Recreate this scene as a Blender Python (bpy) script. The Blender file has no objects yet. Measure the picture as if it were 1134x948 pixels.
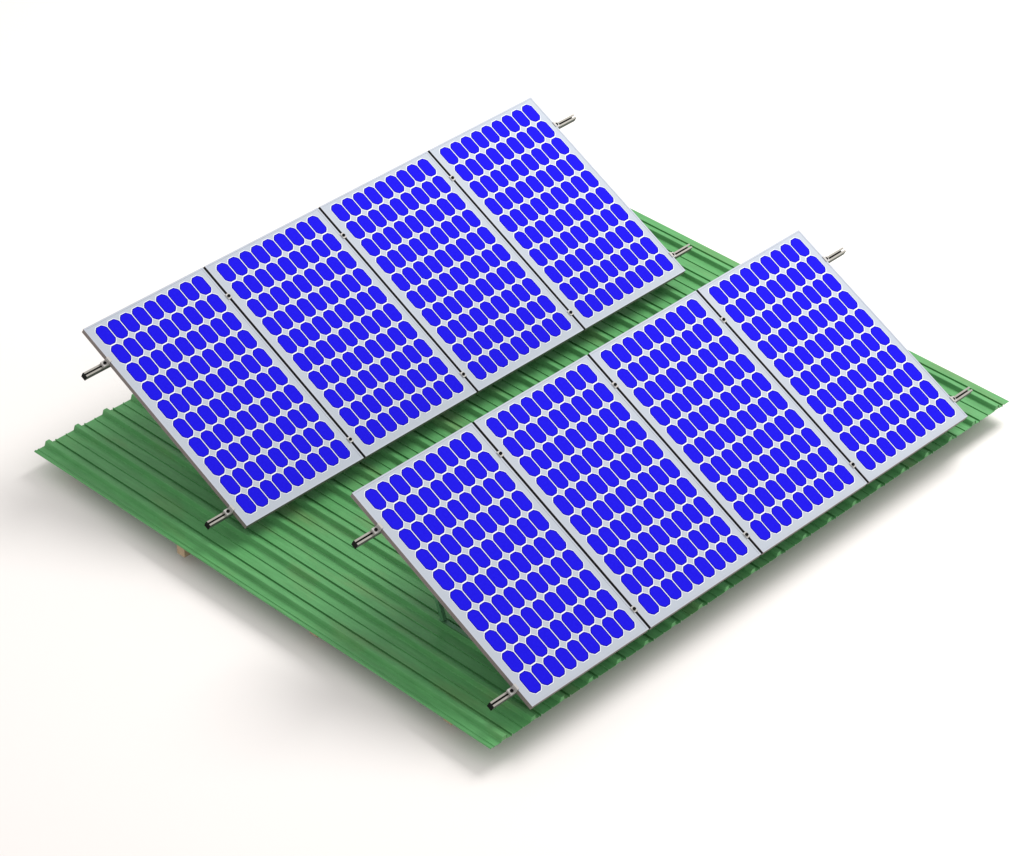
# Two tilted rows of four solar panels on a green ribbed metal roof section, white studio surround.
# x runs along the rows, y up the slope of the ribs, z up. Metres.
import bpy, bmesh, math
from mathutils import Vector, Matrix, Euler

sc = bpy.context.scene
COL = sc.collection

# ------------------------------------------------------------------ materials
def new_mat(name):
    m = bpy.data.materials.new(name)
    m.use_nodes = True
    nt = m.node_tree
    b = nt.nodes["Principled BSDF"]
    return m, nt, b

def simple(name, col, rough=.5, metal=0., spec=.5, noise=0., scale=20., bump=0.):
    m, nt, b = new_mat(name)
    b.inputs["Base Color"].default_value = (*col, 1)
    b.inputs["Roughness"].default_value = rough
    b.inputs["Metallic"].default_value = metal
    b.inputs["Specular IOR Level"].default_value = spec
    if noise or bump:
        tc = nt.nodes.new("ShaderNodeTexCoord")
        n = nt.nodes.new("ShaderNodeTexNoise")
        n.inputs["Scale"].default_value = scale
        n.inputs["Detail"].default_value = 5
        nt.links.new(tc.outputs["Object"], n.inputs["Vector"])
        if noise:
            mx = nt.nodes.new("ShaderNodeMix"); mx.data_type = 'RGBA'
            mx.inputs[6].default_value = (*[c * (1 - noise) for c in col], 1)
            mx.inputs[7].default_value = (*[min(1, c * (1 + noise)) for c in col], 1)
            nt.links.new(n.outputs["Fac"], mx.inputs[0])
            nt.links.new(mx.outputs[2], b.inputs["Base Color"])
        if bump:
            bp = nt.nodes.new("ShaderNodeBump")
            bp.inputs["Strength"].default_value = bump
            bp.inputs["Distance"].default_value = .01
            nt.links.new(n.outputs["Fac"], bp.inputs["Height"])
            nt.links.new(bp.outputs["Normal"], b.inputs["Normal"])
    return m

M_GROUND = simple("white_backdrop", (.845, .812, .790), .9, 0, .1)
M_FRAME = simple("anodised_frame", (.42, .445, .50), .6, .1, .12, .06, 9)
M_WALL = simple("shaded_frame_wall", (.20, .17, .16), .55, .1, .3, .15, 25)  # outer walls darkened, the shade of the unlit side painted in
M_GRID = simple("white_cell_border", (.88, .90, .90), .7, 0, .05)
M_SHEET = simple("white_backsheet", (.43, .465, .52), .7, 0, .05, .04, 14)
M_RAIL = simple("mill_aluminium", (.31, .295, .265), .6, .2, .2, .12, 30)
M_RSIDE = simple("shaded_rail_side", (.12, .125, .115), .6, .1, .2, .2, 30)  # darker than the rail top: shade of the sides put into the colour
M_SLOT = simple("dark_slot_shade", (.015, .015, .015), .7)  # shade of the rail slot as a colour
M_STEEL = simple("clamp_aluminium", (.43, .415, .40), .6, .2, .2, .08, 60)
M_BOLT = simple("black_bolt", (.004, .004, .004), .8, 0, .05)
M_GAP_SHADE = simple("black_gap_shade", (.004, .004, .004), .8, 0, .1)  # near-black standing in for the shade between panels
M_CAP = simple("black_end_cap", (.005, .006, .005), .8, 0, .1)
M_LEG = simple("painted_leg", (.075, .22, .10), .5, .1, .4, .15, 40)
M_WOOD = simple("brown_timber", (.36, .27, .17), .75, 0, .3, .3, 12, .3)

def cell_material():
    m, nt, b = new_mat("blue_cell")
    at = nt.nodes.new("ShaderNodeAttribute"); at.attribute_name = "tone"
    tc = nt.nodes.new("ShaderNodeTexCoord")
    n = nt.nodes.new("ShaderNodeTexNoise"); n.inputs["Scale"].default_value = 60; n.inputs["Detail"].default_value = 3
    nt.links.new(tc.outputs["Object"], n.inputs["Vector"])
    mx = nt.nodes.new("ShaderNodeMix"); mx.data_type = 'RGBA'
    mx.inputs[6].default_value = (.009, .004, .57, 1)
    mx.inputs[7].default_value = (.013, .009, .69, 1)
    nt.links.new(n.outputs["Fac"], mx.inputs[0])
    # the darker printed rim of each wafer (own colour of the cell edge)
    rim = nt.nodes.new("ShaderNodeMix"); rim.data_type = 'RGBA'
    rim.inputs[7].default_value = (.008, .003, .30, 1)
    nt.links.new(at.outputs["Fac"], rim.inputs[0])
    nt.links.new(mx.outputs[2], rim.inputs[6])
    nt.links.new(rim.outputs[2], b.inputs["Base Color"])
    b.inputs["Roughness"].default_value = .7
    b.inputs["Specular IOR Level"].default_value = .03
    return m
M_CELL = cell_material()

def roof_material():
    m, nt, b = new_mat("green_painted_steel")
    tc = nt.nodes.new("ShaderNodeTexCoord")
    # broad fading of the paint
    mp = nt.nodes.new("ShaderNodeMapping"); mp.inputs["Scale"].default_value = (1.6, .5, 1)
    nt.links.new(tc.outputs["Object"], mp.inputs["Vector"])
    n1 = nt.nodes.new("ShaderNodeTexNoise"); n1.inputs["Scale"].default_value = 1.3; n1.inputs["Detail"].default_value = 4
    nt.links.new(mp.outputs["Vector"], n1.inputs["Vector"])
    mx = nt.nodes.new("ShaderNodeMix"); mx.data_type = 'RGBA'
    mx.inputs[6].default_value = (.079, .272, .088, 1)
    mx.inputs[7].default_value = (.099, .338, .116, 1)
    nt.links.new(n1.outputs["Fac"], mx.inputs[0])
    # olive dust in patches, drawn out along the ribs
    mp2 = nt.nodes.new("ShaderNodeMapping"); mp2.inputs["Scale"].default_value = (5, 1.2, 1); mp2.inputs["Location"].default_value = (3.1, 1.7, 0)
    nt.links.new(tc.outputs["Object"], mp2.inputs["Vector"])
    n2 = nt.nodes.new("ShaderNodeTexNoise"); n2.inputs["Scale"].default_value = 1.4; n2.inputs["Detail"].default_value = 6
    nt.links.new(mp2.outputs["Vector"], n2.inputs["Vector"])
    rp = nt.nodes.new("ShaderNodeValToRGB")
    rp.color_ramp.elements[0].position = .54; rp.color_ramp.elements[0].color = (0, 0, 0, 1)
    rp.color_ramp.elements[1].position = .78; rp.color_ramp.elements[1].color = (.45, .45, .45, 1)
    nt.links.new(n2.outputs["Fac"], rp.inputs[0])
    m2 = nt.nodes.new("ShaderNodeMix"); m2.data_type = 'RGBA'
    m2.inputs[7].default_value = (.15, .21, .08, 1)
    nt.links.new(rp.outputs[0], m2.inputs[0])
    nt.links.new(mx.outputs[2], m2.inputs[6])
    # chalky streaks running down the ribs
    mp3 = nt.nodes.new("ShaderNodeMapping"); mp3.inputs["Scale"].default_value = (55, 5, 20)
    nt.links.new(tc.outputs["Object"], mp3.inputs["Vector"])
    n4 = nt.nodes.new("ShaderNodeTexNoise"); n4.inputs["Scale"].default_value = 1.; n4.inputs["Detail"].default_value = 6; n4.inputs["Roughness"].default_value = .7
    nt.links.new(mp3.outputs["Vector"], n4.inputs["Vector"])
    r4 = nt.nodes.new("ShaderNodeValToRGB")
    r4.color_ramp.elements[0].position = .30; r4.color_ramp.elements[0].color = (.84, .86, .84, 1)
    r4.color_ramp.elements[1].position = .72; r4.color_ramp.elements[1].color = (1.24, 1.16, 1.2, 1)
    nt.links.new(n4.outputs["Fac"], r4.inputs[0])
    m4 = nt.nodes.new("ShaderNodeMix"); m4.data_type = 'RGBA'; m4.blend_type = 'MULTIPLY'; m4.inputs[0].default_value = 1
    nt.links.new(m2.outputs[2], m4.inputs[6]); nt.links.new(r4.outputs[0], m4.inputs[7])
    nt.links.new(m4.outputs[2], b.inputs["Base Color"])
    # fine grain
    n3 = nt.nodes.new("ShaderNodeTexNoise"); n3.inputs["Scale"].default_value = 45; n3.inputs["Detail"].default_value = 3
    nt.links.new(tc.outputs["Object"], n3.inputs["Vector"])
    bp = nt.nodes.new("ShaderNodeBump"); bp.inputs["Strength"].default_value = .12; bp.inputs["Distance"].default_value = .01
    nt.links.new(n3.outputs["Fac"], bp.inputs["Height"])
    nt.links.new(bp.outputs["Normal"], b.inputs["Normal"])
    b.inputs["Roughness"].default_value = .38
    b.inputs["Specular IOR Level"].default_value = .25
    return m
M_ROOF = roof_material()

# ------------------------------------------------------------------ helpers
def empty(name, loc, rot=(0, 0, 0)):
    o = bpy.data.objects.new(name, None); COL.objects.link(o)
    o.location = loc; o.rotation_euler = rot; o.empty_display_size = .1
    return o

def tag(o, label=None, cat=None, group=None, kind=None):
    if label: o["label"] = label
    if cat: o["category"] = cat
    if group: o["group"] = group
    if kind: o["kind"] = kind
    return o

def link(name, bm, mats, parent=None, bevel=0.):
    me = bpy.data.meshes.new(name)
    bmesh.ops.recalc_face_normals(bm, faces=bm.faces)
    bm.to_mesh(me); bm.free()
    for m in (mats if isinstance(mats, (list, tuple)) else [mats]): me.materials.append(m)
    o = bpy.data.objects.new(name, me); COL.objects.link(o)
    if parent: o.parent = parent
    if bevel:
        md = o.modifiers.new("bevel", 'BEVEL'); md.width = bevel; md.segments = 1; md.limit_method = 'ANGLE'
    return o

def box(bm, x0, x1, y0, y1, z0, z1, mat=0, M=None):
    v = [bm.verts.new((x, y, z)) for z in (z0, z1) for x, y in ((x0, y0), (x1, y0), (x1, y1), (x0, y1))]
    if M is not None:
        for q in v: q.co = M @ q.co
    for f in ((0, 3, 2, 1), (4, 5, 6, 7), (0, 1, 5, 4), (1, 2, 6, 5), (2, 3, 7, 6), (3, 0, 4, 7)):
        bm.faces.new([v[i] for i in f]).material_index = mat

def prism(bm, prof, a, b, axis='x', mat=0, M=None, side=None):
    """closed 2-D profile swept along x (prof = (y,z)) or y (prof = (x,z))."""
    def P(t, q): return (t, q[0], q[1]) if axis == 'x' else (q[0], t, q[1])
    A = [bm.verts.new(P(a, q)) for q in prof]; B = [bm.verts.new(P(b, q)) for q in prof]
    if M is not None:
        for q in A + B: q.co = M @ q.co
    n = len(prof)
    for i in range(n):
        j = (i + 1) % n
        bm.faces.new((A[i], A[j], B[j], B[i])).material_index = side[i] if side else mat
    bm.faces.new(A).material_index = mat; bm.faces.new(B[::-1]).material_index = mat

def cyl(bm, c, r, h, n=12, mat=0):
    A = [bm.verts.new((c[0] + r * math.cos(2 * math.pi * i / n), c[1] + r * math.sin(2 * math.pi * i / n), c[2])) for i in range(n)]
    B = [bm.verts.new((v.co.x, v.co.y, v.co.z + h)) for v in A]
    for i in range(n):
        j = (i + 1) % n
        bm.faces.new((A[i], A[j], B[j], B[i])).material_index = mat
    bm.faces.new(A[::-1]).material_index = mat; bm.faces.new(B).material_index = mat

# ------------------------------------------------------------------ ground
ZR = -.14           # pan level of the roof sheet
ZG = -.285           # ground
bm = bmesh.new()
G = 150
bm.faces.new([bm.verts.new((x, y, ZG)) for x, y in ((-G, -G), (G, -G), (G, G), (-G, G))])
tag(link("ground", bm, M_GROUND), "plain white studio floor under the roof section", kind="structure")

# ------------------------------------------------------------------ roof
XL, XR, YF, YB = -.302, 4.482, .025, 4.083
PITCH, NR, X0 = .2392, 20, -.190
def roof_profile():
    """top surface (x,z) across the sheet"""
    p = [(XL, 0), (XL + .006, .006), (XL + .014, .006), (XL + .018, 0)]
    f0 = X0 - PITCH + .70 * PITCH - .012
    if f0 > XL + .02: p += [(f0, 0), (f0 + .002, .004), (f0 + .012, .0035), (f0 + .016, 0)]
    for k in range(NR):
        c = X0 + k * PITCH
        p += [(c - .029, 0), (c - .026, .002), (c - .0165, .029), (c - .0135, .0315), (c + .0125, .0315), (c + .0155, .029), (c + .023, .002), (c + .026, 0)]
        m = c + .24 * PITCH
        p += [(m - .004, 0), (m - .002, -.007), (m + .0015, -.007), (m + .0035, .008), (m + .011, .0075), (m + .016, 0)]
        m = c + .60 * PITCH
        if k < NR - 1: p += [(m - .002, 0), (m - .0005, -.003), (m + .001, -.003), (m + .003, .0055), (m + .010, .0045), (m + .015, 0)]
    p.append((XR, 0))
    return p
top = roof_profile()
prof = [(x, ZR + z) for x, z in top] + [(x, ZR + z - .0022) for x, z in reversed(top)]
roof = empty("metal_roof", (0, 0, 0))
tag(roof, "green ribbed sheet metal roof section carrying both rows of solar panels", "roof")
bm = bmesh.new()
# several lengths so that the sheet can carry a very slight waviness
NY = 24
ys = [YF + (YB - YF) * i / NY for i in range(NY + 1)]
rows = []
for i, y in enumerate(ys):
    rows.append([bm.verts.new((x + .0012 * math.sin(y * 2.3 + x * 1.7), y, z + .0012 * math.sin(y * 3.1 + x * 4.3))) for x, z in prof])
n = len(prof)
for i in range(NY):
    for j in range(n):
        k = (j + 1) % n
        bm.faces.new((rows[i][j], rows[i][k], rows[i + 1][k], rows[i + 1][j]))
nt_ = len(top)
for r in (rows[0], rows[-1]):
    for j in range(nt_ - 1):
        bm.faces.new((r[j], r[j + 1], r[n - 2 - j], r[n - 1 - j]))
# turned-down closures that fill the rib ends along the front edge
for k in range(NR):
    c = X0 + k * PITCH
    prism(bm, [(c - .0275, ZR - .003), (c - .0240, ZR + .0015), (c - .0150, ZR + .0258), (c - .0128, ZR + .0283), (c + .0118, ZR + .0283), (c + .0140, ZR + .0258), (c + .0212, ZR + .0015), (c + .0245, ZR - .003)], YF + .004, YF + .009, 'y')
link("corrugated_sheet", bm, M_ROOF, roof)
for y, ins in ((.43, .055), (1.56, .055), (2.70, .012), (3.80, .085)):
    bm = bmesh.new()
    box(bm, XL + ins, XR - .06, y - .035, y + .035, ZR - .085, ZR - .011)
    link("purlin", bm, M_WOOD, roof, .003)
for x in (.35, 2.1, 3.9):
    bm = bmesh.new()
    box(bm, x - .04, x + .04, YF + .35, YB - .15, ZG, ZR - .086)
    link("rafter", bm, M_WOOD, roof, .003)

# ------------------------------------------------------------------ solar panels
TILT = 0.472797
L = 1.644
W = .9845
STEP = 1.0028
OFF = .004
FH = .036            # frame height

def make_panel():
    root = empty("solar_panel", (0, 0, 0))
    bm = bmesh.new()
    w, l, lip, t = W, L, .011, .0022
    # hollow frame: outer wall with a shallow groove, top lip, bottom flange
    def ring(off, z): return [bm.verts.new(q) for q in ((off, off, z), (w - off, off, z), (w - off, l - off, z), (off, l - off, z))]
    secs = [(lip, -.0002), (0, 0), (0, -.013), (.0018, -.015), (.0018, -.021), (0, -.023), (0, -FH), (.028, -FH), (.028, -FH + .002), (.003, -FH + .002), (.003, -.006), (lip, -.006)]
    rs = [ring(a, z) for a, z in secs]
    for a in range(len(rs)):
        A, B = rs[a], rs[(a + 1) % len(rs)]
        for i in range(4):
            j = (i + 1) % 4
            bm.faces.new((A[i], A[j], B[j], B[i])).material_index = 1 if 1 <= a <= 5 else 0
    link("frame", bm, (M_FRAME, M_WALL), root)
    bm = bmesh.new()
    box(bm, lip + .0005, w - lip - .0005, lip + .0005, l - lip - .0005, -.0055, -.0015)
    sheet = link("backsheet", bm, M_SHEET, root)
    # 9 x 10 cells, octagons with clipped corners
    bm = bmesh.new()
    lay = bm.verts.layers.float.new("tone")
    px, py = .0989, .1568
    hw, hl = .0466, .0742
    o = [(-hw, -.045), (-hw, .045), (-.0360, .0602), (-.0205, hl), (.0205, hl), (.0360, .0602), (hw, .045), (hw, -.045), (.0360, -.0602), (.0205, -hl), (-.0205, -hl), (-.0360, -.0602)]
    for i in range(9):
        for j in range(10):
            cx, cy = w / 2 + (i - 4) * px + .002, .832 + (j - 4.5) * py
            out = [bm.verts.new((cx + x, cy + y, -.0006)) for x, y in o]
            low = [bm.verts.new((cx + x, cy + y, -.0018)) for x, y in o]
            mid = [bm.verts.new((cx + x * (1 - .0045 / hw), cy + y * (1 - .0045 / hl), -.0004)) for x, y in o]
            inn = [bm.verts.new((cx + x * (1 - .0075 / hw), cy + y * (1 - .0075 / hl), -.0004)) for x, y in o]
            rim = [bm.verts.new((cx + x * (1 + .0027 / hw), cy + y * (1 + .0040 / hl), -.0011)) for x, y in o]
            bm.faces.new(rim).material_index = 1
            for v in out + low + mid: v[lay] = 1.
            for v in inn: v[lay] = 0.
            m = len(o)
            for a in range(m):
                b = (a + 1) % m
                bm.faces.new((low[a], low[b], out[b], out[a]))
                bm.faces.new((out[a], out[b], mid[b], mid[a]))
                bm.faces.new((mid[a], mid[b], inn[b], inn[a]))
            bm.faces.new(inn)
    link("solar_cells", bm, (M_CELL, M_GRID), root)
    bm = bmesh.new()
    box(bm, w / 2 - .06, w / 2 + .06, l - .20, l - .10, -.030, -.0065)
    link("junction_box", bm, M_CAP, root, .003)
    return root

def copy_tree(o, parent=None):
    c = o.copy(); COL.objects.link(c)
    if parent: c.parent = parent
    for ch in list(o.children): copy_tree(ch, c)
    return c

LAB = [
    ["far left panel of the rear row, its raised corner jutting over the white floor",
     "second panel from the left in the rear row, right of the one with bare rail ends",
     "third panel from the left in the rear row, directly above the leftmost front row gap",
     "far right panel of the rear row, topmost corner of all eight in the picture"],
    ["far left panel of the front row, lowest corner of all eight, over bare green roof",
     "second panel from the left in the front row",
     "third panel from the left in the front row",
     "far right panel of the front row, beside the right tip of the green roof"]]
LAB[0][1] = "blue panel second from the left in the rear, higher row of the roof"
LAB[0][2] = "blue panel third from the left in the rear, higher row of the roof"
LAB[1][1] = "blue panel second from the left in the front, lower row of the roof"
LAB[1][2] = "blue panel third from the left in the front, lower row of the roof"
ROWS = [(0.0, 2.410), (0.0045, 0.0)]
proto = None
for r, (rx, ry) in enumerate(ROWS):
    for i in range(4):
        if proto is None:
            proto = make_panel(); p = proto
        else:
            p = copy_tree(proto)
        p.location = (rx + OFF + i * STEP, ry, 0)
        p.rotation_euler = (TILT, 0, 0)
        tag(p, LAB[r][i], "solar panel", "solar panels mounted in two tilted rows")

# ------------------------------------------------------------------ mounting racks
RH, RW = .040, .036           # rail height / width
S_LOW, S_HIGH = .148, 1.384
RT = -FH - .0015              # rail top, measured along the panel normal

def rail_mesh(x0, x1):
    """slotted aluminium rail, profile in the (s, n) plane"""
    bm = bmesh.new()
    h, w = RH, RW / 2
    prof = [(-w, RT), (-w, RT - h), (w, RT - h), (w, RT), (.0055, RT), (.0055, RT - .004), (w - .004, RT - .004), (w - .004, RT - h + .006),
            (-w + .004, RT - h + .006), (-w + .004, RT - .004), (-.0055, RT - .004), (-.0055, RT)]
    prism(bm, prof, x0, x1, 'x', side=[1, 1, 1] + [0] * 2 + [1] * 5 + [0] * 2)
    return bm

ct, st = math.cos(TILT), math.sin(TILT)
def rack(ry, rx, legs, label):
    root = empty("mounting_rack", (rx, ry, 0))
    tag(root, label, "mounting rack", "aluminium racks under the solar panel rows")
    T = Euler((TILT, 0, 0))
    for s in (S_LOW, S_HIGH):
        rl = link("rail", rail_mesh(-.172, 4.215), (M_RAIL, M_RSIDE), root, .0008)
        rl.location = (0, ct * s, st * s); rl.rotation_euler = T
        # added dark strip painting the shade inside the slot, and end caps
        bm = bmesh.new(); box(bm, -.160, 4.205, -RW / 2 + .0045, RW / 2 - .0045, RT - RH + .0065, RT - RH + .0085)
        link("slot_shade_strip", bm, M_SLOT, rl)
        bm = bmesh.new(); box(bm, -.178, -.1725, -RW / 2 - .001, RW / 2 + .001, RT - RH - .001, RT - .003)
        link("end_cap", bm, M_CAP, rl)
        # clamps: mid clamps in the gaps, end clamps outside
        for k in range(5):
            if k in (1, 2, 3):
                cx = OFF + k * STEP - (STEP - W) / 2
                bm = bmesh.new()
                box(bm, cx - .0155, cx + .0155, -.020, .020, .0008, .0048)
                box(bm, cx - .005, cx + .005, -.020, .020, RT, .0012)
                top_z = .0048
                bx = cx
            else:
                sgn = -1 if k == 0 else 1
                e = OFF if k == 0 else OFF + 3 * STEP + W
                bm = bmesh.new()
                # Z shaped end clamp: lip on the frame, upright, foot on the rail
                a = [(-.010, .0008), (-.010, .0048), (.005, .0048), (.005, -.020), (.044, -.020), (.044, RT), (.0015, RT), (.0015, .0008)]
                prof = [(e + sgn * u, v) for u, v in a]
                prism(bm, prof, -.020, .020, 'y')
                top_z = -.020
                bx = e + sgn * .025
            c = link("clamp", bm, M_STEEL, root, .0006)
            c.location = (0, ct * s, st * s); c.rotation_euler = T
            bm = bmesh.new()
            cyl(bm, (bx, 0, top_z + .0002), .0105, .006, 14)
            link("bolt", bm, M_BOLT, c)
    # added black strip painting the shade down each gap, interrupted at the clamps
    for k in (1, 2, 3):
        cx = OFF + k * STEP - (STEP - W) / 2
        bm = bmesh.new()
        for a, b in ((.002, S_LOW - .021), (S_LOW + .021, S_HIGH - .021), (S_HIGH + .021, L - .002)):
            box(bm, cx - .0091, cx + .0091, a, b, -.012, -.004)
        g = link("gap_shade_strip", bm, M_GAP_SHADE, root)
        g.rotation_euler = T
    # legs
    for x in legs:
        # front foot: L bracket from the roof pan to the low rail
        yb = ct * S_LOW + RH * st * .9 + .01
        zb = st * S_LOW + (RT - RH) * ct
        bm = bmesh.new()
        box(bm, x - .02, x + .02, yb - .045, yb + .045, ZR + .037, ZR + .042)
        box(bm, x - .02, x + .02, yb - .0025, yb + .0025, ZR + .042, zb + .004)
        link("front_foot", bm, M_LEG, root, .0006)
        # rear leg leaning back to the high rail
        top_p = Vector((x, ct * S_HIGH - st * (RT - RH), st * S_HIGH + ct * (RT - RH)))
        bot = Vector((x, 1.00, ZR + .040))
        bm = bmesh.new()
        d = top_p - bot
        M = Matrix.Translation(bot) @ Euler((-math.atan2(d.y, d.z), 0, 0)).to_matrix().to_4x4()
        box(bm, -.014, .014, -.014, .014, 0, d.length, M=M)
        link("rear_leg", bm, M_LEG, root, .001)
        bm = bmesh.new()
        box(bm, x - .016, x + .016, .15, 1.03, ZR + .0365, ZR + .0395)
        link("base_strut", bm, M_LEG, root, .0006)
        # diagonal brace
        a = Vector((x + .021, .30, ZR + .040)); b = bot.lerp(top_p, .62) + Vector((.021, 0, 0))
        d = b - a
        bm = bmesh.new()
        M = Matrix.Translation(a) @ Euler((-math.atan2(d.y, d.z), 0, 0)).to_matrix().to_4x4()
        box(bm, -.002, .002, -.014, .014, 0, d.length, M=M)
        link("brace", bm, M_LEG, root)
    return root
rib = lambda k: X0 + PITCH * k
rack(2.410, 0.0, (rib(3), rib(8), rib(12), rib(17)), "slotted aluminium rack whose rail ends stick out beside the rear row of panels")
rack(0.0, 0.0045, (rib(2), rib(7), rib(12), rib(17)), "slotted aluminium rack whose rail ends stick out beside the front row of panels")

# ------------------------------------------------------------------ light
w = bpy.data.worlds.new("World"); sc.world = w; w.use_nodes = True
bg = w.node_tree.nodes["Background"]
bg.inputs[0].default_value = (1.0, .992, .985, 1)
bg.inputs[1].default_value = .88
ld = bpy.data.lights.new("softbox", 'AREA'); ld.shape = 'DISK'; ld.size = 6.5; ld.energy = 1060; ld.color = (1, .995, .985)
lo = bpy.data.objects.new("softbox", ld); COL.objects.link(lo)
tgt = Vector((2.1, 2.0, 0))
az, el, dist = math.radians(-3), math.radians(55), 11
dirv = Vector((math.cos(el) * math.cos(az), math.cos(el) * math.sin(az), math.sin(el)))
lo.location = tgt + dirv * dist
lo.rotation_euler = (-dirv).to_track_quat('-Z', 'Y').to_euler()

# ------------------------------------------------------------------ camera
cd = bpy.data.cameras.new("camera"); cam = bpy.data.objects.new("camera", cd); COL.objects.link(cam)
R = ((0.69795838, -0.71611867, 0.00530627), (-0.41609615, -0.41155248, -0.81085668), (0.58285341, 0.56373629, -0.58522072))
mw = Matrix(((R[0][0], -R[1][0], -R[2][0]), (R[0][1], -R[1][1], -R[2][1]), (R[0][2], -R[1][2], -R[2][2]))).to_4x4()
mw.translation = Vector((-10.81826001, -10.29634794, 12.73756542))
cam.matrix_world = mw
cd.sensor_width = 36; cd.sensor_fit = 'HORIZONTAL'; cd.lens = 36 * 3808.547 / 1134
cd.clip_start = .1; cd.clip_end = 1000
sc.camera = cam
sc.view_settings.view_transform = 'Standard'; sc.view_settings.look = 'None'
sc.view_settings.exposure = 0; sc.view_settings.gamma = 1
sc.cycles.use_denoising = True
sc.cycles.max_bounces = 8
